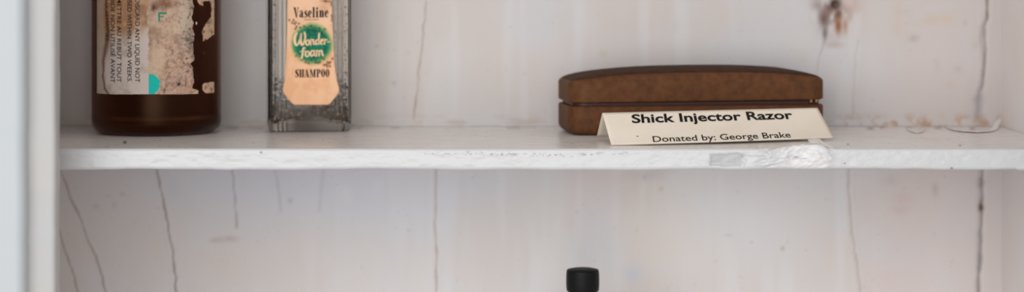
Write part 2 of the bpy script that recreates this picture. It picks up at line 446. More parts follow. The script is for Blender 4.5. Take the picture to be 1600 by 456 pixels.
    P[..., 1] -= lump * fw * (0.0010 - rid * 0.0021) * ss(-0.0096, -0.007, Z)
    hump = ss(1190, 1256, u) * (1 - ss(1280, 1304, u)) * (0.86 + 0.5 * (N3.fbm(P[..., 0] * 320, Y * 300, 3) - 0.5))
    P[..., 2] += hump * np.where(top, 0.0021 * np.exp(-((Y - 1.0) / 0.015) ** 2), 0.0021 * ss(-0.0065, -0.0005, Z))
    P[..., 2] -= lump * fw * np.where(top | (Z > -0.004), rid * 0.0008, 0)
    col = mix(col, lin((226, 226, 228)), np.clip(hump * np.exp(-((Y - 1.0) / 0.014) ** 2), 0, 1) * (top | front))
    cav = blob(px, py, 1266, 221, 14, 5) * (front | (top & (Y < 1.02)))
    P[..., 2] -= cav * 0.0016; P[..., 1] += cav * 0.001
    for pts, w_, a_, rgb in [([(1202, 234), (1225, 229), (1250, 222), (1262, 219.5)], 0.9, .6, (150, 120, 100)), ([(1258, 232), (1262, 227), (1270, 221)], 1.2, .6, (130, 104, 92)),
            ([(1261, 231), (1280, 229.5), (1283, 225)], 1.2, .65, (110, 100, 96)), ([(1280, 224), (1290, 231), (1302, 236.5)], 1.1, .5, (150, 136, 126)), ([(1208, 258.5), (1230, 251.5), (1250, 247.5)], 0.9, .5, (140, 136, 138)),
            ([(1213, 251), (1238, 244)], 0.8, .4, (150, 146, 146)), ([(1160, 243.5), (1176, 244), (1193, 242.5), (1197, 247)], 0.9, .5, (150, 140, 134)), ([(1161, 245), (1167, 251), (1164, 259)], 1.1, .5, (140, 128, 122)),
            ([(1195, 233), (1199, 238), (1202, 241)], 1.0, .5, (170, 140, 124)), ([(1176, 256), (1190, 250), (1206, 247)], 0.8, .3, (150, 148, 148)), ([(1266, 246), (1276, 241), (1284, 244), (1280, 252), (1270, 254)], 0.8, .4, (160, 158, 158)), ([(1296, 238), (1301, 246)], 0.8, .35, (160, 155, 150)), ([(1268, 225), (1275, 227), (1281, 226)], 1.3, .55, (120, 112, 106))]:
        sub = (px > 1150) & (px < 1310) & (py > 208) & (py < 268) & (Y < 1.03)
        d_, t_ = poly_dist(px[sub] + 1.6 * (N3.fbm(px[sub] / 4, py[sub] / 4, 2) - 0.5), py[sub], pts)
        g_ = np.zeros(px.shape); g_[sub] = np.exp(-(d_ / w_) ** 2)
        col = mix(col, lin(rgb), np.clip(g_ * a_ * 0.6 * (0.4 + N1.fbm(px / 6, py / 6, 2)), 0, 1)); P[..., 1] += g_ * 0.0002 * front; P[..., 2] -= g_ * 0.0003 * top
    col = mix(col, lin((176, 166, 158)), np.clip(cav * 0.5, 0, 1))
    col = mix(col, lin((104, 102, 122)), np.clip(blob(px, py, 1243, 246, 4.0, 1.1) * 0.95 + blob(px, py, 1256, 248.5, 2.6, 1.2) * 0.6, 0, 1) * front)
    # little step where the right end of the shelf meets its cleat
    P[..., 2] -= ss(1586, 1594, px) * front * ss(-0.004, -0.008, Z) * 0.0006
    V = P.reshape(-1, 3); k = m
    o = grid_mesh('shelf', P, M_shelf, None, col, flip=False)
    me = o.data
    return o
shelf = make_shelf()
tag(shelf, 'white painted wooden shelf with splintered front edge carrying two bottles and brown case', 'shelf')
# end and back closure of the board
def shelf_core():
    v = [(x, y, z) for x in (XL + 0.0002, XR - 0.0002) for y in (1.004, BACK - 0.0018) for z in (-SH + 0.0016, -0.0016)]
    f = [(0, 1, 3, 2), (4, 6, 7, 5), (0, 4, 5, 1), (2, 3, 7, 6), (0, 2, 6, 4), (1, 5, 7, 3)]
    mesh('board_core', v, f, M_flake, shelf, smooth=False)
shelf_core()

def shard(pts, th=0.0005, name='splinter', mat=M_flake, parent=shelf):
    """thin bent chip of painted wood through the given 3-d outline"""
    pts = [np.array(p) for p in pts]; n = len(pts)
    nr = np.cross(pts[1] - pts[0], pts[2] - pts[0]); nr = nr / (np.linalg.norm(nr) + 1e-9) * th
    V = [p for p in pts] + [p - nr for p in pts]
    Fc = [tuple(range(n)), tuple(range(2 * n - 1, n - 1, -1))] + [(i, (i + 1) % n + 0, (i + 1) % n + n, i + n)[::-1] for i in range(n)]
    return mesh(name, V, Fc, mat, parent, smooth=False)
U = unproj
shard([U(1262, 219, 1.0125), U(1272, 217.5, 1.014), U(1281, 218, 1.014), U(1287, 223, 1.010), U(1278, 223, 1.007), U(1267, 223, 1.008)], 0.0003)
shard([U(1283, 222, 1.009), U(1293, 226.5, 1.007), U(1303, 231.5, 1.004), U(1299, 234, 1.001), U(1288, 229, 1.004)], 0.0003)

def curled_flake(x0, x1, y0, lift, name='paint_flake'):
    """strip of old paint lifting off the shelf top close to the back corner"""
    n, m = 40, 10
    P = np.zeros((n, m, 3))
    for i in range(n):
        t = i / (n - 1); x = x0 + (x1 - x0) * t
        for j in range(m):
            s = j / (m - 1)
            y = y0 - math.sin(math.pi * min(1, t * 1.05)) * 5 * 0 + 0
            yy = np.interp(t, (0, .12, .3, .6, .85, 1), (-5, -1, 1.5, 3.2, 1.5, -3)) + y0 - 3.2 * s * math.sin(math.pi * min(0.97, 0.15 + 0.8 * t))
            Yd = F * CAMH / (yy - PY) / 1.0
            X = (x - 800) * Yd / F
            z = 0.0003 + lift * (1 - s) ** 2 * math.sin(math.pi * (0.12 + 0.8 * t))
            P[i, j] = (X, min(Yd, BACK - 0.003), z)
    o = grid_mesh(name, P, M_flake, shelf)
    md = o.modifiers.new('thickness', 'SOLIDIFY'); md.thickness = 0.0003
    return o
curled_flake(1478, 1561, 205, 0.0005)
curled_flake(1416, 1446, 205.5, 0.0002)
# dried glue curl in the corner
shard([U(1549, 204, 1.118), U(1556, 193, 1.128), U(1563, 185, 1.134), U(1564, 190, 1.132), U(1558, 203, 1.118)], 0.0005, 'paint_flake')

# ------------------------------------------------------------------ lettering tools
def text_mesh(s, bold=0.0):
    cu = bpy.data.curves.new('text', 'FONT'); cu.body = s; cu.size = 1.0; cu.fill_mode = 'FRONT' if False else cu.fill_mode
    cu.offset = bold; cu.resolution_u = 4
    o = bpy.data.objects.new('text', cu); C.objects.link(o)
    dg = bpy.context.evaluated_depsgraph_get(); dg.update()
    me = o.evaluated_get(dg).to_mesh()
    V = np.array([v.co[:] for v in me.vertices]); Fc = [tuple(p.vertices) for p in me.polygons]
    o.evaluated_get(dg).to_mesh_clear(); bpy.data.objects.remove(o); bpy.data.curves.remove(cu)
    return V[:, :2], Fc

def norm_text(s, bold=0.0):
    V, Fc = text_mesh(s, bold)
    cap = text_mesh('H', bold)[0][:, 1].max()
    V = V.copy(); x0 = V[:, 0].min(); w = V[:, 0].max() - x0
    V[:, 0] = (V[:, 0] - x0) / w; V[:, 1] /= cap
    return V, Fc

def stroke(pts, w, cap=True, closed=False, n=6):
    """2-d brush stroke through pts (Catmull-Rom); w number or list per point"""
    pts = [np.array(p, float) for p in pts]; k = len(pts)
    ws = [w] * k if np.isscalar(w) else list(w)
    Q = []; R = []
    rng = range(k) if closed else range(k - 1)
    g = (lambda i: i % k) if closed else (lambda i: max(0, min(k - 1, i)))
    for i in rng:
        p0, p1, p2, p3 = [pts[g(i + d)] for d in (-1, 0, 1, 2)]
        for j in range(n):
            t = j / n
            Q.append(0.5 * ((2 * p1) + (-p0 + p2) * t + (2 * p0 - 5 * p1 + 4 * p2 - p3) * t * t + (-p0 + 3 * p1 - 3 * p2 + p3) * t ** 3))
            R.append(ws[g(i)] * (1 - t) + ws[g(i + 1)] * t)
    if not closed: Q.append(pts[-1]); R.append(ws[-1])
    Q = np.array(Q); R = np.array(R) / 2; N = len(Q)
    T = np.roll(Q, -1, 0) - np.roll(Q, 1, 0)
    if not closed: T[0] = Q[1] - Q[0]; T[-1] = Q[-1] - Q[-2]
    T /= np.linalg.norm(T, axis=1)[:, None] + 1e-9
    Nn = np.stack([-T[:, 1], T[:, 0]], 1)
    V = [q for i in range(N) for q in (Q[i] + Nn[i] * R[i], Q[i] - Nn[i] * R[i])]
    Fc = [(2 * i, 2 * i + 1, 2 * ((i + 1) % N) + 1, 2 * ((i + 1) % N)) for i in range(N if closed else N - 1)]
    if cap and not closed:
        for e in (0, N - 1):
            b = len(V); V += [Q[e] + R[e] * np.array((math.cos(a), math.sin(a))) for a in np.linspace(0, 2 * math.pi, 10, endpoint=False)]
            Fc.append(tuple(range(b, b + 10)))
    return V, Fc

def rect(x0, y0, x1, y1): return [(x0, y0), (x1, y0), (x1, y1), (x0, y1)], [(0, 1, 2, 3)]
def poly(*p): return list(p), [tuple(range(len(p)))]
def oval(cx, cy, rx, ry, thick, thin, n=14):
    a = np.linspace(0, 2 * math.pi, n, endpoint=False)
    return stroke([(cx + (rx - thick / 2) * math.cos(t), cy + (ry - thin / 2) * math.sin(t)) for t in a], [thin + (thick - thin) * math.cos(t) ** 2 for t in a], closed=True, n=4)

# condensed fat-face letters on a unit cap height; each returns (parts, width)
TK, TN = 0.20, 0.055
def L_V(): return [poly((0.02, 1), (0.24, 1), (0.40, 0.0), (0.30, 0.0)), poly((0.50, 1), (0.56, 1), (0.38, 0.0), (0.32, 0.0)), rect(-.02, .95, .30, 1), rect(.43, .95, .63, 1)], 0.62
def L_a(): return [stroke([(.06, .52), (.09, .62), (.19, .67), (.29, .62), (.31, .5)], [.1, .08, .06, .1, TK]), rect(.22, .04, .41, .52), rect(.36, 0, .50, .06),
                   stroke([(.24, .40), (.12, .33), (.08, .18), (.13, .05), (.24, .09)], [.05, .1, .17, .09, .05])], 0.50
def L_s(): return [stroke([(.32, .55), (.27, .64), (.17, .65), (.10, .55), (.15, .42), (.27, .30), (.31, .15), (.22, .03), (.10, .05), (.05, .15)], [.05, .05, .06, .14, .19, .19, .14, .06, .05, .05]), rect(.30, .46, .34, .68), rect(.03, 0, .07, .20)], 0.40
def L_e(): return [stroke([(.36, .18), (.30, .05), (.20, .02), (.11, .12), (.09, .34), (.12, .55), (.22, .65), (.31, .58), (.34, .40)], [.04, .05, .06, .15, TK, .16, .06, .12, .13]), rect(.12, .34, .40, .40)], 0.44
def L_l(): return [rect(.06, 0, .06 + TK, 1), rect(0, 0, .32, .05), rect(0, .95, .1, 1)], 0.34
def L_i(): return [rect(.06, 0, .06 + TK, .68), rect(0, 0, .32, .05), rect(0, .63, .1, .68), oval(.16, .87, .11, .11, .11, .11)], 0.34
def L_n(): return [rect(.06, 0, .06 + TK, .68), rect(0, 0, .30, .05), rect(0, .63, .1, .68), stroke([(.22, .52), (.30, .64), (.40, .62), (.43, .48), (.43, .25), (.43, .02)], [.05, .06, .13, TK, TK, TK], cap=False), rect(.34, 0, .58, .05)], 0.60
def L_S(): return [stroke([(.46, .78), (.40, .93), (.27, .96), (.15, .82), (.20, .62), (.36, .42), (.43, .22), (.32, .04), (.16, .05), (.08, .24)], [.05, .06, .07, .19, .24, .24, .19, .07, .06, .05]), rect(.44, .70, .49, 1), rect(.05, 0, .10, .30)], 0.54
def L_H(): return [rect(.06, 0, .06 + TK, 1), rect(.40, 0, .40 + TK, 1), rect(.2, .47, .45, .53)] + [rect(x, y, x + .32, y + .05) for x in (0, .34) for y in (0, .95)], 0.68
def L_A(): return [poly((.22, 1), (.36, 1), (.60, 0), (.36, 0)), poly((.24, 1), (.29, 1), (.11, 0), (.05, 0)), rect(.14, .27, .44, .33), rect(-.02, 0, .20, .05), rect(.30, 0, .66, .05)], 0.66
def L_M(): return [rect(.07, 0, .13, 1), poly((.05, 1), (.26, 1), (.44, .02), (.34, .02)), poly((.58, 1), (.64, 1), (.42, .02), (.36, .02)), rect(.55, 0, .76, 1), rect(0, 0, .22, .05), rect(.48, 0, .83, .05), rect(0, .95, .2, 1), rect(.6, .95, .83, 1)], 0.86
def L_P(): return [rect(.06, 0, .06 + TK, 1), rect(0, 0, .34, .05), rect(0, .95, .3, 1), stroke([(.2, .975), (.36, .96), (.45, .84), (.45, .64), (.36, .51), (.2, .49)], [.05, .07, .19, .19, .07, .05], cap=False)], 0.58
def L_O(): return [oval(.27, .5, .27, .51, TK + .01, .05)], 0.56
FAT = dict(V=L_V, a=L_a, s=L_s, e=L_e, l=L_l, i=L_i, n=L_n, S=L_S, H=L_H, A=L_A, M=L_M, P=L_P, O=L_O)
def fat_text(s):
    x = 0; parts = []
    for ch in s:
        ps, w = FAT[ch]()
        for v, f in ps: parts.append(([(p[0] + x, p[1]) for p in v], f))
        x += w + 0.035
    V, Fc = join(*parts); V = np.array(V); V[:, 0] /= (x - 0.035)
    return V, Fc

# ------------------------------------------------------------------ brown glass bottle, far left
BR = 0.0305; BX, BY = (245 - 800) * 1.098 / F, 1.0975
def brown_bottle():
    root = tag(empty('glass_bottle', (BX, BY, 0.0)), 'brown glass bottle with torn stained paper label, beside the left frame', 'bottle')
    r = BR
    outer = [(0, 0.0022), (0.018, 0.0012), (0.0235, 0.0003)] + arc(0.0245, 0.006, 0.006, -90, 0, 10, 0.0058)[0:]
    outer = [(a, max(b, 0.0002)) for a, b in outer] + [(r, 0.010), (r, 0.03), (r, 0.06), (r, 0.086)] + arc(r - 0.014, 0.086, 0.014, 0, 60, 8, 0.018) + [(0.0150, 0.108), (0.0135, 0.114), (0.0132, 0.122), (0.0132, 0.134), (0.0108, 0.134)]
    inner = [(0.0108, 0.132), (0.0108, 0.114), (0.0125, 0.107)] + arc(r - 0.0165, 0.085, 0.014, 60, 0, 8, 0.018) + [(r - 0.0025, 0.06), (r - 0.0025, 0.02)] + arc(r - 0.0085, 0.0115, 0.006, 0, -90, 6, 0.0055) + [(0.012, 0.0066), (0, 0.0075)]
    V, Fc = lathe(outer + inner, 128)
    mesh('glass_body', V, Fc, M_amber, root)
    # paper label on the body: keep the cells where the paper survives
    nu, nv = 520, 460
    a0, a1 = math.radians(-71), math.radians(70)
    ang = np.linspace(a0, a1, nu); z = np.linspace(0.0196, 0.082, nv)
    A, Zz = np.meshgrid(ang, z, indexing='ij'); rr = BR + 0.00012
    P = np.stack([rr * np.sin(A), -rr * np.cos(A), Zz], -1)
    px, py = proj(P + np.array([BX, BY, 0]))
    nA, nB, nC = Noise(21), Noise(22), Noise(23)
    fine = nA.fbm(px / 5, py / 5, 4); mid = nB.fbm(px / 18, py / 18, 4); big = nC.fbm(px / 40, py / 40, 3)
    # -- what is left of the paper
    edge_r = 302 + 7 * (nB.fbm(py / 9, py * 0, 4) - 0.5) + 5 * ss(88, 100, py) * (1 - ss(100, 112, py)) - 10 * blob(px * 0, py, 0, 100, 1, 5) + 9 * ss(137, 142, py)
    main = (px > 151.5) & (px < edge_r) & (py < 147.5)
    wx, wy = px + 5 * (fine - 0.5), py + 5 * (nA.fbm(px / 4 + 33, py / 4, 3) - 0.5)
    scrap_t = inside(wx, wy, [(309, -40), (338.5, -40), (338.5, 52), (333, 55), (327, 60), (317, 64), (316, 54), (317, 45), (322, 36), (328, 28), (331, 18), (330, 6), (326, 1), (320, 1), (316, 8), (311, 7), (308, 1)])
    scrap_b = inside(wx, wy, [(314, 132), (319, 130), (325, 128.5), (337.5, 127.5), (337.5, 146), (331, 147), (328, 152), (323, 147), (317, 141)])
    hole = (nA.fbm(px / 4.5 + 40, py / 4.5, 3) > 0.74) & (px > 296)
    keepv = ((main & ~hole) | scrap_t | scrap_b)
    # -- colours
    col = np.zeros(P.shape) + lin((200, 168, 146))
    col = mix(col, lin((184, 154, 138)), ss(0.40, 0.66, mid) * 0.8)
    col = mix(col, lin((140, 112, 96)), ss(0.45, 0.75, fine) * 0.7)
    grain = nC.fbm(px / 1.6 + 11, py / 1.6, 2)
    col = mix(col, lin((112, 90, 80)), ss(0.5, 0.85, grain) * 0.5); col = mix(col, lin((222, 198, 176)), ss(0.5, 0.15, grain) * 0.35)
    col = mix(col, lin((214, 190, 164)), ss(0.5, 0.7, big) * 0.6)
    jag = 9 * (nB.fbm(py / 7, px / 40, 3) - 0.35) * ss(44, 56, py) * (1 - ss(112, 117, py)) + 16 * (mid - 0.5) * (1 - ss(30, 55, py))
    left = 1 - ss(231.5, 232.6, px + jag)
    tan = mix(np.zeros(P.shape) + lin((194, 160, 130)), lin((160, 124, 96)), ss(0.4, 0.68, mid))
    clean = mix(np.zeros(P.shape) + lin((206, 194, 186)), lin((184, 170, 158)), ss(0.42, 0.7, mid))
    cm = ss(38, 66, py + 14 * (big - 0.5) + (px - 200) * 0.15)
    lc = tan * (1 - cm[..., None]) + clean * cm[..., None]
    col = mix(col, lc, left) if False else col * (1 - left[..., None]) + lc * left[..., None]
    col = mix(col, lin((198, 150, 108)), left * blob(px, py, 178, 20, 22, 30) * 0.45)
    col = mix(col, lin((182, 166, 150)), left * (1 - ss(160, 163, px)) * 0.7)
    # dark stain line curling down the left edge
    d, t = poly_dist(px + 3 * (mid - 0.5), py, [(166, -40), (166, 10), (169, 50), (165, 75), (161, 95), (161, 118), (164, 138), (170, 147)])
    col = mix(col, lin((92, 62, 46)), np.clip(np.exp(-(d / (1.6 + 2.2 * blob(px, py, 166, 70, 9, 30))) ** 2) * 0.85, 0, 1))
    col = mix(col, lin((120, 86, 62)), np.clip(blob(px, py, 168, 60, 6, 26) * 0.6, 0, 1))
    # stripped right half: brown blotches, grey mould, dark flecks
    right = 1 - left
    for cx, cy, rx, ry, rgb, a in [(250, 8, 12, 8, (112, 70, 44), .8), (240, 12, 4, 6, (70, 46, 36), .8), (262, 4, 14, 8, (120, 78, 52), .7), (230, 48, 12, 7, (150, 116, 92), .7), (244, 52, 10, 8, (148, 112, 92), .6), (235, 70, 4, 22, (140, 118, 104), .5),
            (290, 30, 11, 40, (206, 198, 182), .55), (296, 55, 9, 20, (120, 108, 100), .5), (258, 112, 5, 10, (150, 106, 80), .4), (257, 141, 4, 3, (92, 68, 54), .7), (300, 12, 7, 12, (120, 106, 96), .6),
            (300, 70, 6, 18, (130, 116, 108), .5), (296, 138, 14, 6, (190, 150, 120), .5)]:
        col = mix(col, lin(rgb), np.clip(blob(px, py, cx, cy, rx, ry) * a * (0.5 + fine) * right, 0, 1))
    col = mix(col, lin((74, 58, 52)), np.clip(ss(0.62, 0.72, nC.fbm(px / 3.5, py / 3.5, 3)) * right * ss(262, 300, px) * 0.75, 0, 1))
    col = mix(col, lin((40, 30, 26)), np.clip(blob(px, py, 280, 132, 2.6, 2.4) * 1.6 * ss(0.4, 0.55, fine), 0, 1))
    # jagged white remnant above the teal corner
    ed = 232 + 9 * ss(50, 58, py) * (1 - ss(95, 104, py)) * 0 + 0
    # teal corner and the teal letter mark
    te = (px > 232.5) & (px < 243 + 7 * ss(116, 126, py) - 6 * ss(134, 146, py) + 7 * (nB.fbm(py / 5, px / 30, 3) - 0.5)) & (py > 115.5 + 2.0 * np.maximum(0, px - 240) * 0.5) & (py < 147.5)
    col = np.where(te[..., None], lin((38, 188, 178)) * (0.92 + 0.16 * fine[..., None]), col)
    lt = ((np.abs(px - 248.5) < 1.5) & (py > 19) & (py < 33.5)) | ((np.abs(py - 20.3) < 1.6) & (px > 247) & (px < 260.5)) | ((np.abs(py - 26.3) < 0.9) & (px > 250) & (px < 256))
    col = np.where(lt[..., None], lin((60, 140, 116)), col)
    sc_ = ((px > 308)).astype(float)
    col = mix(col, lin((208, 172, 140)), sc_ * 0.6)
    col = mix(col, lin((96, 74, 62)), np.clip(sc_ * ss(0.55, 0.68, fine) * 0.7, 0, 1))
    col = mix(col, lin((214, 190, 160)), np.clip(blob(px, py, 333, 20, 5, 26) * 0.6, 0, 1))
    keepc = keepv[:-1, :-1] & keepv[1:, 1:] & keepv[:-1, 1:] & keepv[1:, :-1]
    lab = grid_mesh('paper_label', P, M_label, root, col, keep=keepc, flip=False)
    lab['label'] = 'torn and stained paper label with black print and teal corner'
    # bits of paper and a bubble left on the bare glass
    for i, (x, y, s, rgb) in enumerate([(316.5, 36.5, 2.0, (206, 214, 214)), (311, 76, 2.2, (150, 118, 84)), (327, 83, 1.0, (120, 92, 72)), (311, 73, 1.0, (140, 110, 80))]):
        a = math.asin((x - 245) / 100.0); Yd = BY - BR * math.cos(a)
        zc = CAMH - (y - PY) * Yd / F
        n = 12; s_ = s * Yd / F
        V = [(BR * math.sin(a) * 1.006, -BR * math.cos(a) * 1.006, zc)]
        for k in range(n):
            t = 2 * math.pi * k / n; q = s_ * (0.8 + 0.4 * random.random())
            aa = a + q * math.cos(t) / BR * (0.7)
            V.append((BR * 1.003 * math.sin(aa), -BR * 1.003 * math.cos(aa), zc + 1.25 * q * math.sin(t)))
        mesh('paper_scrap', V, [(0, 1 + k, 1 + (k + 1) % n) for k in range(n)], solid('scrap_tone', rgb, 0.7, 0.2), root)
    # printed warning, running down the label
    def surf(x, y):
        """pixel -> (angle, height) on the body"""
        a = math.asin(max(-0.99, min(0.99, (x - 245) / 100.0)))
        for _ in range(6):
            Yd = BY - BR * math.cos(a); X = (x - 800) * Yd / F
            a = math.asin(max(-0.99, min(0.99, (X - BX) / BR)))
        Yd = BY - BR * math.cos(a)
        return a, CAMH - (y - PY) * Yd / F
    def down_text(s, xb, xt, y0, y1, mat, bold=0.004):
        V, Fc = norm_text(s, bold)
        ab, _ = surf(xb, 60); at, _ = surf(xt, 60); _, z0 = surf((xb + xt) / 2, y0); _, z1 = surf((xb + xt) / 2, y1)
        out = []
        for u, v in V:
            a = ab + (at - ab) * v; zz = z0 + (z1 - z0) * u; R = BR + 0.0003
            out.append((R * math.sin(a), -R * math.cos(a), zz))
        t = mesh('printed_line', out, Fc, mat, lab, smooth=False)
    down_text('DISCARD ANY LIQUID NOT', 211.5, 218.5, -2, 128.5, M_ink)
    down_text('USED WITHIN TWO WEEKS.', 199.5, 206.0, -6, 128.5, M_ink)
    down_text('METTRE AU REBUT TOUT', 183.5, 190.0, -3, 128.5, M_ink)
    down_text('LIQUIDE NON UTILISÉ AVANT', 173.5, 180.0, -22, 129, M_ink)
    down_text('DEUX SEMAINES.', 165.5, 170.5, -14, 66, M_brownink, 0.0)
    # cap
    cap = [(0.0142, 0.1225), (0.0148, 0.124), (0.0148, 0.137), (0.0140, 0.139), (0, 0.1395)]
    V, Fc = lathe([(0.0134, 0.1225)] + cap, 64)
    mesh('screw_cap', V, Fc, M_black, root)
brown_bottle()

# ------------------------------------------------------------------ clear shampoo bottle
def shampoo():
    rz = math.radians(9)
    cx, cy = (479 - 800) * 1.10 / F, 1.1095
    root = tag(empty('shampoo_bottle', (cx, cy, 0.0), rz), 'clear glass shampoo bottle with peach label and green circle', 'bottle')
    hw, hd = 0.0199, 0.0125
    def section(inset, flute=True, n=6):
        """closed outline, counter-clockwise from front left; the front carries shallow vertical flutes at both sides"""
        w, d = hw - inset, hd - inset
        pts = []
        rc = max(0.0008, 0.0030 - inset * 0.5)
        def corner(x, y, a0): return [(x + rc * math.cos(math.radians(a0 + 90 * i / n)), y + rc * math.sin(math.radians(a0 + 90 * i / n))) for i in range(n + 1)]
        fr = -d
        pts += corner(-w + rc, -d + rc, 180)
        if flute:
            g = 0.00045
            for k in (0.0, 0.0021, 0.0042):
                x = -w + rc + 0.0005 + k
                pts += [(x, fr), (x + 0.0004, fr + g), (x + 0.0009, fr + g), (x + 0.0014, fr)]
            pts += [(-w + rc + 0.0068, fr + 0.0004)]
            q = [(-x, y) for x, y in pts[n + 1:]][::-1]; pts += q
        pts += corner(w - rc, -d + rc, 270) + corner(w - rc, d - rc, 0) + corner(-w + rc, d - rc, 90)
        return pts
    def rings(levels, flute):
        """levels: (z, inset, dome) -> ring list"""
        V = []; k = None; n = 0
        for z, ins, sc in levels:
            s = section(ins, flute); k = len(s); n += 1
            V += [(x * sc, y * sc, z) for x, y in s]
        Fc = [(i * k + j, i * k + (j + 1) % k, (i + 1) * k + (j + 1) % k, (i + 1) * k + j) for i in range(n - 1) for j in range(k)]
        return V, Fc, k, n
    lo = [(0.0016, 0.006, 1), (0.0006, 0.0036, 1), (0.0002, 0.0024, 1), (0.0005, 0.0011, 1), (0.0013, 0.0004, 1), (0.0026, 0.0, 1), (0.02, 0, 1), (0.05, 0, 1), (0.095, 0, 1), (0.100, 0.0008, 1), (0.1045, 0.003, .95), (0.1085, 0.0062, .82), (0.111, 0.0075, 0.72)]
    V1, F1, k1, n1 = rings(lo, True)
    F1 = F1 + [tuple(range(k1))[::-1]]
    # inner cavity with its pushed-up floor
    li = [(0.0040, 0.0030, 1), (0.0052, 0.0021, 1), (0.0075, 0.0019, 1), (0.05, 0.0019, 1), (0.094, 0.0019, 1), (0.1, 0.0030, 1), (0.104, 0.0052, .92), (0.111, 0.0088, .72)]
    V2, F2, k2, n2 = rings(li, False)
    wi = hw - 0.0024
    V2 = [(x, y, z + (0.0027 * (1 - min(1, abs(x) / wi) ** 2) if z < 0.0078 else 0)) for x, y, z in V2]
    # dome over the floor
    base = len(V2); s0 = V2[:k2]; fl = []
    prev = list(range(k2)); ctr = len(V2)
    for q in (0.8, 0.6, 0.4, 0.2):
        ids = list(range(len(V2), len(V2) + k2))
        V2 += [(x * q, y * q, z + 0.0006 * (1 - q * q)) for x, y, z in s0]
        F2 += [(prev[j], ids[j], ids[(j + 1) % k2], prev[(j + 1) % k2])[::-1] for j in range(k2)]
        prev = ids
    F2 += [tuple(prev)]
    F2 = [f[::-1] for f in F2[:-1]] + [tuple(prev)]
    # lip joining the shells
    V, Fc = join((V1, F1), (V2, F2))
    a = (n1 - 1) * k1; b = len(V1) + (n2 - 1) * k2
    lipo = [V1[a + j] for j in range(k1)]; lipi = [V2[(n2 - 1) * k2 + j] for j in range(k2)]
    # neck as a lathed collar standing on the shoulder
    mesh('glass_body', V, Fc, M_clear, root)
    Vn, Fn = lathe([(0.0088, 0.1095), (0.0090, 0.112), (0.0090, 0.120), (0.0072, 0.120), (0.0072, 0.1105)], 48)
    mesh('neck', Vn, Fn, M_clear, root)
    Vc, Fcc = lathe([(0.0092, 0.114), (0.0104, 0.1142), (0.0104, 0.128), (0.0096, 0.1295), (0, 0.130)], 48)
    mesh('screw_cap', Vc, Fcc, M_black, root)
    # --- plane of the front face in world space
    cr, sr = math.cos(rz), math.sin(rz)
    nrm = np.array([sr, -cr, 0.0]); p0 = np.array([cx, cy, 0]) + nrm * (hd + 0.00025)
    def loc(x, y, lift=0.0):
        w = hit_plane(x, y, p0 + nrm * lift, nrm) - np.array([cx, cy, 0])
        return np.array([w[0] * cr + w[1] * sr, -w[0] * sr + w[1] * cr, w[2]])
    # --- label
    nu, nv = 200, 420
    ys = np.linspace(163.5, -60, nv)
    edge = np.array([(-60, 451, 517), (0, 449, 518.5), (50, 448.3, 520.5), (100, 446.5, 523), (125, 444.5, 526.5), (137, 442, 530), (142, 441.5, 530.5), (148, 445, 527.5), (157, 452, 520), (161, 456, 516.5), (163.5, 460, 513)])
    P = np.zeros((nu, nv, 3)); PX = np.zeros((nu, nv)); PYy = np.zeros((nu, nv))
    for j, y in enumerate(ys):
        xl = np.interp(y, edge[:, 0], edge[:, 1]); xr = np.interp(y, edge[:, 0], edge[:, 2])
        for i in range(nu):
            x = xl + (xr - xl) * i / (nu - 1); PX[i, j] = x; PYy[i, j] = y
    A = np.array([loc(440, 160), loc(540, 160), loc(440, 0)])
    # the front is a plane: solve by the two view directions
    d = np.stack([(PX - 800) / F, np.ones_like(PX), -(PYy - PY) / F], -1); c0 = np.array([0, 0, CAMH])
    t = np.dot(p0 - c0, nrm) / (d @ nrm); Wd = c0 + d * t[..., None] - np.array([cx, cy, 0])
    P = np.stack([Wd[..., 0] * cr + Wd[..., 1] * sr, -Wd[..., 0] * sr + Wd[..., 1] * cr, Wd[..., 2]], -1)
    nA, nB = Noise(31), Noise(32)
    fine = nA.fbm(PX / 4, PYy / 4, 3); mid = nB.fbm(PX / 16, PYy / 22, 4)
    col = np.zeros(P.shape) + lin((240, 194, 156))
    col = mix(col, lin((228, 172, 130)), ss(0.42, 0.68, mid) * 0.7)
    col = mix(col, lin((236, 200, 170)), ss(90, 60, PYy) * 0.4)
    col = mix(col, lin((226, 160, 112)), blob(PX, PYy, 470, 150, 16, 20) * 0.3)
    # dirt on the right border and the brown burn at the top
    xr = np.interp(PYy, edge[:, 0], edge[:, 2]); xl = np.interp(PYy, edge[:, 0], edge[:, 1])
    col = mix(col, lin((120, 76, 54)), np.clip(np.exp(-((PX - xr) / 2.6) ** 2) * ss(0.4, 0.6, fine) * ss(70, 20, PYy) * 0.9 + np.exp(-((PX - xr) / 1.2) ** 2) * 0.45 + np.exp(-((PX - xl) / 0.9) ** 2) * 0.4, 0, 1))
    col = mix(col, lin((110, 62, 38)), np.clip(blob(PX, PYy, 510, 2, 8, 2.6) * 1.1 * (0.4 + fine), 0, 1))
    col = mix(col, lin((196, 140, 112)), np.clip(blob(PX, PYy, 506, 12, 10, 8) * 0.6, 0, 1))
    # soft sprayed green disc
    rr = np.hypot((PX - 487.5) / 33.0, (PYy - 68.5) / 32.5) + 0.10 * (nB.fbm(PX / 9, PYy / 9, 2) - 0.5)
    col = mix(col, lin((112, 158, 92)), 1 - ss(0.82, 1.10, rr))
    col = mix(col, lin((22, 122, 92)), 1 - ss(0.72, 0.96, rr))
    col = mix(col, lin((14, 84, 66)), (1 - ss(0.6, 0.95, rr)) * ss(0.5, 0.62, nA.fbm(PX / 3.6 + 70, PYy / 3.6, 3)) * 0.75)
    lab = grid_mesh('paper_label', P, M_peach, root, col, flip=False)
    lab['label'] = 'peach paper label with green disc'
    def put(V, Fc, mat, name, lift):
        out = []
        for x, y in V: out.append(loc(x, y, lift))
        return mesh(name, out, Fc, mat, lab, smooth=False)
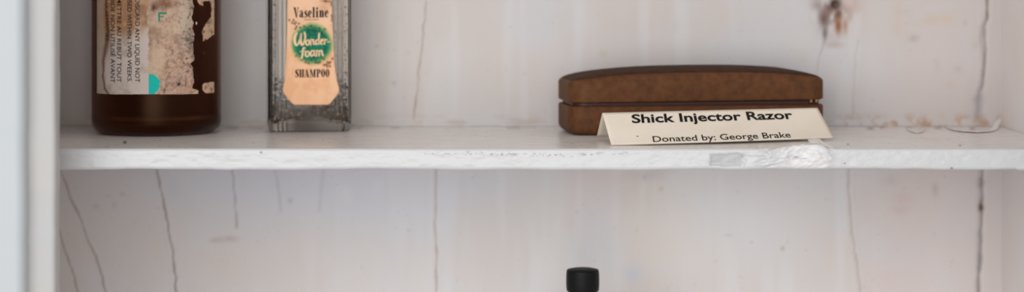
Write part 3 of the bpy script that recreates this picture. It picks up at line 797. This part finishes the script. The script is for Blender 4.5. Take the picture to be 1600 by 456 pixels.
    def fit(V, x0, yb, x1, yb1, cap):
        return [(x0 + (x1 - x0) * u, yb + (yb1 - yb) * u - cap * v) for u, v in V]
    V, Fc = fat_text('Vaseline'); put(fit(V, 458.5, 27.8, 513.5, 27.0, 16.2), Fc, M_ink, 'printed_word', 0.00012)
    V, Fc = fat_text('SHAMPOO'); put(fit(V, 460.8, 121.0, 515.0, 120.2, 12.4), Fc, M_ink, 'printed_word', 0.00012)
    V, Fc = norm_text('TRADE MARK', 0.0); put(fit(V, 475, 31.8, 498.5, 31.5, 2.1), Fc, M_brownink, 'printed_word', 0.00012)
    w = 3.1
    script = [
        stroke([(463.6, 51.5), (461.0, 57), (460.6, 64), (462.2, 70), (465.6, 69), (468.6, 61), (470.6, 52.6)], [3.4, 3.8, 4.0, 3.6, 2.4, 2.4, 2.8]),
        stroke([(470.8, 53.5), (469.8, 60), (470.2, 67.5), (472.6, 70), (475.4, 65), (477.0, 57), (475.6, 50.8)], [2.6, 3.4, 3.8, 3.0, 2.4, 2.6, 3.0]),
        stroke([(480.2, 62.2), (478.2, 65), (478.2, 69), (480.4, 70.4), (482.8, 68), (482.8, 64), (480.6, 62.2)], [2.2, 2.4, 2.6, 2.2, 2.2, 2.4, 2.2]),
        stroke([(485.6, 61.6), (485.6, 66), (485.4, 70)], 2.5), stroke([(485.6, 65.5), (487.6, 62.0), (489.6, 62.4), (489.8, 66), (490.4, 69.2), (492.0, 69)], [1.6, 2, 2.4, 2.5, 2.3, 1.4]),
        stroke([(497.0, 62.6), (494.4, 62.6), (493.2, 66), (494.2, 69.2), (496.6, 68), (498.0, 64.5)], [2, 2.2, 2.4, 2.2, 2, 1.8]), stroke([(498.8, 52.4), (498.2, 60), (498.0, 66), (499.0, 69.0)], [2.6, 2.6, 2.5, 1.8]),
        stroke([(501.2, 66.0), (503.8, 64.2), (504.0, 61.8), (502.2, 61.8), (500.9, 65.0), (501.8, 68.6), (504.6, 68.2)], [1.6, 1.8, 2, 2.2, 2.4, 2.3, 1.5]),
        stroke([(506.6, 61.2), (507.2, 64.5), (507.0, 68.8)], 2.4), stroke([(507.2, 64.6), (508.6, 62.0), (510.6, 62.2)], [1.6, 2, 2.4]),
        stroke([(511.8, 65.6), (515.0, 65.2)], 1.9),
        stroke([(477.0, 75.2), (474.4, 74.8), (473.2, 78), (472.8, 84), (471.4, 90.6), (470.0, 91.4)], [2.2, 2.6, 2.8, 3.0, 2.8, 1.8]), stroke([(469.6, 80.8), (473.2, 80.4), (476.4, 79.6)], 2.0),
        stroke([(479.8, 79.8), (477.6, 82.4), (477.6, 86.8), (480.0, 88.4), (482.6, 86), (482.6, 81.8), (480.2, 79.8)], [2.2, 2.5, 2.7, 2.2, 2.2, 2.5, 2.2]),
        stroke([(490.2, 79.6), (487.0, 79.6), (485.4, 83.4), (486.2, 87.4), (488.8, 86.4), (490.8, 82)], [2, 2.3, 2.6, 2.3, 2, 1.8]), stroke([(491.2, 79.0), (491.0, 84), (492.2, 87.6)], [2.5, 2.5, 1.7]),
        stroke([(494.6, 79.0), (494.8, 83.4), (494.4, 87.6)], 2.5), stroke([(494.8, 82.6), (496.8, 79.4), (498.6, 80.0), (498.8, 84), (498.4, 87.2)], [1.6, 2, 2.4, 2.5, 2.4]),
        stroke([(498.9, 82.6), (501.0, 79.0), (503.0, 79.6), (503.4, 83.4), (504.0, 86.6), (506.0, 86)], [1.6, 2, 2.4, 2.5, 2.2, 1.4])]
    V, Fc = join(*script); put(V, Fc, M_cream, 'brush_script', 0.00014)
    bub = []
    for x, y, r in [(452, 31.5, 1.1), (458.5, 31, 1.2), (457, 35.5, 1.5), (462, 35, 1.6), (460.5, 37.5, 1.0), (467, 37, 1.2), (463.5, 41.5, 1.3), (461.5, 45, 1.4), (469, 43, 1.2), (475, 41, 1.3), (486, 40.5, 1.2), (490, 49.5, 1.3), (481, 47, 1.1), (484, 53.5, 1.0), (494, 48.5, 1.2), (507.5, 45.5, 1.3), (499, 44, 1.0), (503, 52, 1.0),
                    (462.5, 87.5, 1.3), (477.5, 97, 1.5), (482, 98.8, 1.2), (493.5, 97.5, 1.6), (497.5, 98, 1.5), (500, 97, 1.2), (506.5, 101.5, 1.5), (511.8, 97.2, 1.4), (510, 101, 1.2), (514, 99, 1.5), (515.5, 103.5, 1.2), (511.5, 103.8, 1.1), (519.3, 91.8, 1.3), (506, 92.5, 1.1), (516, 97, 1.1), (486.5, 93.5, 1.0), (471, 93, 1.0)]:
        a = np.linspace(0, 2 * math.pi, 8, endpoint=False)
        bub.append(stroke([(x + r * math.cos(q), y + r * math.sin(q)) for q in a], [0.9] * 8, closed=True, n=2))
    V, Fc = join(*bub); put(V, Fc, M_brownink, 'printed_bubbles', 0.00013)
    # --- dried shampoo flakes clinging inside the glass
    rs = np.random.RandomState(5); V = []; Fc = []; cols = []
    pal = [(34, 27, 23), (46, 36, 29), (70, 54, 40), (112, 90, 68), (178, 158, 132), (214, 200, 180), (150, 112, 72)]
    wI, dI = hw - 0.0021, hd - 0.0021
    def speck(x, y, z, s, nx, ny, c):
        b = len(V); n = 6; ux, uy = -ny, nx
        for k in range(n):
            a = 2 * math.pi * k / n; q = s * (0.5 + rs.rand())
            V.append((x + ux * q * math.cos(a), y + uy * q * math.cos(a), z + q * 0.8 * math.sin(a)))
        V.append((x + nx * s * 0.4, y + ny * s * 0.4, z)); cols.extend([lin(c)] * (n + 1))
        for k in range(n): Fc.append((b + k, b + (k + 1) % n, b + n))
    for i in range(5200):
        u = rs.rand() * 2 - 1; x = u * wI * 0.97
        z0 = 0.0052 + 0.0027 * (1 - u * u)
        up = rs.exponential(0.0046 + 0.0040 * abs(u) ** 2)
        if up > 0.020 or rs.rand() < up / 0.035: continue
        z = z0 + up
        y = -dI if rs.rand() < 0.7 else -dI + rs.rand() * 2 * dI
        if y == -dI: nx, ny = 0, 1
        else: nx, ny = 0, -1
        speck(x, y + 0.0001 * rs.rand(), z, 0.00035 + 0.00075 * rs.rand(), nx, ny, pal[min(6, int((0.55 * rs.rand() ** 1.5 + 1.3 * max(0, nB(x * 1500, z * 1500) - 0.55)) * 7))])
    for i in range(900):
        sx = -1 if rs.rand() < 0.5 else 1
        z = 0.006 + rs.rand() ** 2 * 0.060
        speck(sx * (wI - 0.0001), -dI + 2 * dI * rs.rand(), z, 0.00025 + 0.0005 * rs.rand(), -sx, 0, pal[int(rs.rand() * 4.2)])
    o = mesh('dried_residue', V, Fc, M_residue, root, False, np.array(cols)); o['kind'] = 'stuff'; o['label'] = 'dark speckled dried residue inside the glass'
shampoo()

# ------------------------------------------------------------------ brown razor case
def case():
    ang = math.atan2(0.13, 0.991)
    root = tag(empty('razor_case', (0.0852, 1.1040, 0.0), ang), 'closed oblong brown razor case with domed lid, standing behind the cream card', 'case')
    HX, HY, RC = 0.0615, 0.0222, 0.0085
    def outline(ins, n=14):
        w, d, r = HX - ins, HY - ins, max(0.0006, RC - ins * 0.8)
        pts = []
        for cx, cy, a0 in [(w - r, d - r, 0), (-w + r, d - r, 90), (-w + r, -d + r, 180), (w - r, -d + r, 270)]:
            pts += [(cx + r * math.cos(math.radians(a0 + 90 * i / n)), cy + r * math.sin(math.radians(a0 + 90 * i / n))) for i in range(n + 1)]
        out = []
        for i in range(len(pts)):                      # refine long sides so that the crown can bend them
            a, b = np.array(pts[i]), np.array(pts[(i + 1) % len(pts)]); L = np.linalg.norm(b - a)
            k = {0: 1}.get(0, 1); seg = 24 if L > 0.05 * 1.2 else (10 if L > 0.012 else 1)
            for j in range(seg): out.append(tuple(a + (b - a) * j / seg))
        return out
    def fixed(ins):
        w = outline(0)
        base = np.array(w); 
        o2 = []
        for x, y in base:                               # offset inwards by moving along the normal of the rounded rectangle
            qx = max(abs(x) - (HX - RC), 0) * (1 if x > 0 else -1); qy = max(abs(y) - (HY - RC), 0) * (1 if y > 0 else -1)
            if ins <= RC:
                L = math.hypot(qx, qy) or 1; o2.append((x - qx / L * ins, y - qy / L * ins))
            else:
                L = math.hypot(qx, qy) or 1; bx, by = x - qx / L * RC, y - qy / L * RC
                f = (ins - RC) / (HY - RC); ex = (HX - RC) - (HY - RC)
                # shrink the core rectangle towards its long axis
                cx = max(-ex, min(ex, bx)); o2.append((bx + (cx - bx) * f, by * (1 - f)))
        return o2
    def shell(levels, zfun):
        V = []; n = 0
        for ins, t in levels:
            o = fixed(ins); k = len(o); n += 1
            V += [(x, y, zfun(x, y, ins, t)) for x, y in o]
        Fc = [(i * k + j, i * k + (j + 1) % k, (i + 1) * k + (j + 1) % k, (i + 1) * k + j) for i in range(n - 1) for j in range(k)]
        return V, Fc, k, n
    # bottom half
    lv = [(0.006, 0.0002), (0.0042, 0.0002)] + [(0.0042 - 0.0042 * math.sin(math.radians(a)), 0.0002 + 0.0042 * (1 - math.cos(math.radians(a)))) for a in range(10, 91, 10)] + [(0, 0.009), (0, 0.0128), (0.0004, 0.0135), (0.0016, 0.0137)]
    V, Fc, k, n = shell(lv, lambda x, y, i, t: t)
    Fc += [tuple(range(k))[::-1], tuple(range((n - 1) * k, n * k))]
    mesh('case_base', V, Fc, M_case, root)
    lv = [(0.0022, 0.0130), (0.0020, 0.0134), (0.0020, 0.0162), (0.0026, 0.0166)]
    V, Fc, k, n = shell(lv, lambda x, y, i, t: t); Fc += [tuple(range(k))[::-1], tuple(range((n - 1) * k, n * k))]
    r = mesh('inner_rim', V, Fc, M_rim, root); r['label'] = 'dark red-brown rim showing in the open gap'
    # lid
    def ztop(x, y, ins, t):
        c = 1 - 0.35 * min(1, abs(x) / HX) ** 2
        side = 0.0242 + 0.0034 * (1 - (min(1, abs(x) / HX)) ** 2.9)
        tilt = 0.0004 * (x / HX)
        if t[0] == 's': return t[1] + (side - 0.026) * ss(0.016, 0.024, t[1]) + tilt
        d = ins
        rise = 0.0018 * math.sqrt(max(0, 1 - (1 - min(1, d / 0.0044)) ** 2))
        dome = 0.0025 * c * (1 - (1 - min(1, d / HY)) ** 2)
        return side + rise + dome + tilt
    lv = [(0.0030, ('s', 0.0158)), (0.0008, ('s', 0.0156)), (0.0001, ('s', 0.0160)), (0, ('s', 0.0166)), (0, ('s', 0.0200)), (0, ('s', 0.0240))]
    lv += [(q, ('d',)) for q in (0.0, 0.0001, 0.0003, 0.0006, 0.0009, 0.0013)]
    V, Fc, k, n = shell(lv, ztop)
    Fc += [tuple(range(k))[::-1]]
    lid = mesh('lid', V, Fc, M_case, root)
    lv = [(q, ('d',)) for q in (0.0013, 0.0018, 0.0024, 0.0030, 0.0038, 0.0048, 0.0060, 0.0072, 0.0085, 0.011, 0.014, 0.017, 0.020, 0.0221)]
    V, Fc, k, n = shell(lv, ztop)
    o = mesh('lid_top', V, Fc, M_casetop, lid); o['label'] = 'domed leather top of the lid with shade put into its colour'
    # little clasp studs in the gap near the right end
    for x in (0.0540, 0.0566):
        v, f = lathe([(0, -0.0004), (0.0005, -0.0003), (0.0006, 0.0003), (0.0006, 0.0012), (0, 0.0014)], 16)
        mesh('clasp_stud', [(a * 1.0 + x, b - HY + 0.0010, c + 0.0150) for a, b, c in v], f, M_clasp, root)
case()

# ------------------------------------------------------------------ folded card
def card():
    A = np.array([(955 - 800) * 1.016 / F, 1.016, 0.0001])
    D = U(1303.5, 215.6, 1.046)
    Fl = U(941, 177.2, 1.030); Fr = U(1277.5, 169.2, 1.058)
    Bl = U(933, 212.4, 1.050); Br = Bl + (D - A) + np.array([-0.002, -0.0115, -0.0002])
    Br = U(1268, 206, 1.0715)
    n, m = 60, 14
    o_ = np.array([A[0], A[1], 0.0])
    def front(s, t):
        p = (A * (1 - s) + D * s) * (1 - t) + (Fl * (1 - s) + Fr * s) * t
        bow = math.sin(math.pi * s) * (1 - t) ** 1.5
        return p + np.array([0.0, -0.0042, 0.0002]) * bow
    def back(s, t):
        return (Fl * (1 - s) + Fr * s) * (1 - t) + (Bl * (1 - s) + Br * s) * t
    rows = []
    for i in range(n):
        s = i / (n - 1); r = [front(s, j / m) for j in range(m)] + [front(s, 1.0) + np.array([0, 0, 0.00005])] + [back(s, j / m) for j in range(1, m + 1)]
        rows.append(r)
    P = np.array(rows) - o_
    P[..., 2] = np.maximum(P[..., 2], 0.0002)
    o = grid_mesh('name_card', P, M_card, None, flip=False)
    o.location = o_
    md = o.modifiers.new('thickness', 'SOLIDIFY'); md.thickness = 0.00025; md.offset = 1
    tag(o, 'folded cream name card with black print, propped before the brown case', 'card')
    # lettering lies on the front leaf: numeric inverse of the projection on the bowed sheet
    G = np.array([[front(s, t) for t in np.linspace(0, 1, 41)] for s in np.linspace(0, 1, 81)])
    GX, GY = proj(G)
    fn = np.cross(D - A, Fl - A); fn /= np.linalg.norm(fn)
    if fn[1] > 0: fn = -fn
    def inv(x, y):
        s, t = (x - 950) / 345.0, (222 - y) / 48.0
        for _ in range(12):
            x0, y0 = proj(front(s, t)); e = 1e-3
            xs, ys = proj(front(s + e, t)); xt, yt = proj(front(s, t + e))
            J = np.array([[(xs - x0) / e, (xt - x0) / e], [(ys - y0) / e, (yt - y0) / e]])
            ds = np.linalg.solve(J, np.array([x - x0, y - y0])); s += ds[0]; t += ds[1]
        return s, t
    def text(name, s, bold, x0, y0, x1, y1, dx, cap):
        V, Fc = norm_text(s, bold)
        s0, t0 = inv(x0, y0); s1, t1 = inv(x1, y1); s2, t2 = inv(x0 + dx, y0 - cap)
        out = []
        for u, v in V:
            q = front(s0 + (s1 - s0) * u + (s2 - s0) * v, t0 + (t1 - t0) * u + (t2 - t0) * v)
            out.append(q + fn * 0.0004 - o_)
        mesh(name, out, Fc, M_ink, o, smooth=False)
    text('title_lettering', 'Shick Injector Razor', 0.024, 987.5, 192.8, 1239.5, 186.2, -1.5, 13.2)
    text('donor_lettering', 'Donated by: George Brake', 0.006, 1020.5, 222.6, 1236, 215.4, -1.6, 9.0)
    q = [inv(996 + 1.8 * math.cos(a), 213.5 + 0.8 * math.sin(a)) for a in np.linspace(0, 2 * math.pi, 10, endpoint=False)]
    mesh('brown_fleck', [front(*k) + fn * 0.0003 - o_ for k in q], [tuple(range(10))], solid('fleck_brown', (150, 96, 66), 0.8, 0.2), o, smooth=False)
card()

# ------------------------------------------------------------------ small bottle on the level below
def small_bottle():
    X, Y = (910.5 - 800) * 1.075 / F, 1.075
    ztop = CAMH - (420.5 - PY) * Y / F
    h = ztop - ZB
    root = tag(empty('capped_bottle', (X, Y, ZB)), 'small glass bottle with a black screw cap, below the shelf', 'bottle')
    r = 26.0 * Y / F; c0 = h - 33.5 * Y / F
    prof = [(r * 0.80, c0), (r * 0.955, c0), (r * 0.975, c0 + 0.0006)] + [(r * (0.985 + 0.015 * math.sin(math.pi * t)), c0 + 0.0006 + (h - c0 - 0.0016) * t) for t in (0.15, 0.3, 0.45, 0.6, 0.75, 0.9)] + [(r * 0.972, h - 0.0008), (r * 0.945, h - 0.0002), (r * 0.90, h), (r * 0.6, h + 0.0005), (0, h + 0.0008)]
    V, Fc = lathe(prof, 64); mesh('screw_cap', V, Fc, M_black, root)
    rn = r * 0.80; R = 0.0165
    out = [(0, 0.0015), (R * .7, 0.001), (R * .86, 0.0002), (R, 0.003), (R, h * 0.60)] + arc(R - 0.008, h * 0.60, 0.008, 0, 70, 6, 0.012) + [(rn * 1.02, h * 0.80), (rn, h * 0.84), (rn, c0 - 0.0012), (rn * 1.10, c0 - 0.0008), (rn * 1.10, c0 - 0.0001), (rn * .95, c0 - 0.0001), (rn * .95, h - 0.003), (rn * .7, h - 0.003)]
    inn = [(rn * .7, h * 0.82), (rn * .75, h * 0.78)] + arc(R - 0.0095, h * 0.60, 0.008, 70, 0, 6, 0.011) + [(R - 0.0018, 0.006), (R * .7, 0.004), (0, 0.0045)]
    V, Fc = lathe(out + inn, 64); mesh('glass_body', V, Fc, glass('pinkish_glass', (214, 168, 140), 0.03, 1.48), root)
small_bottle()
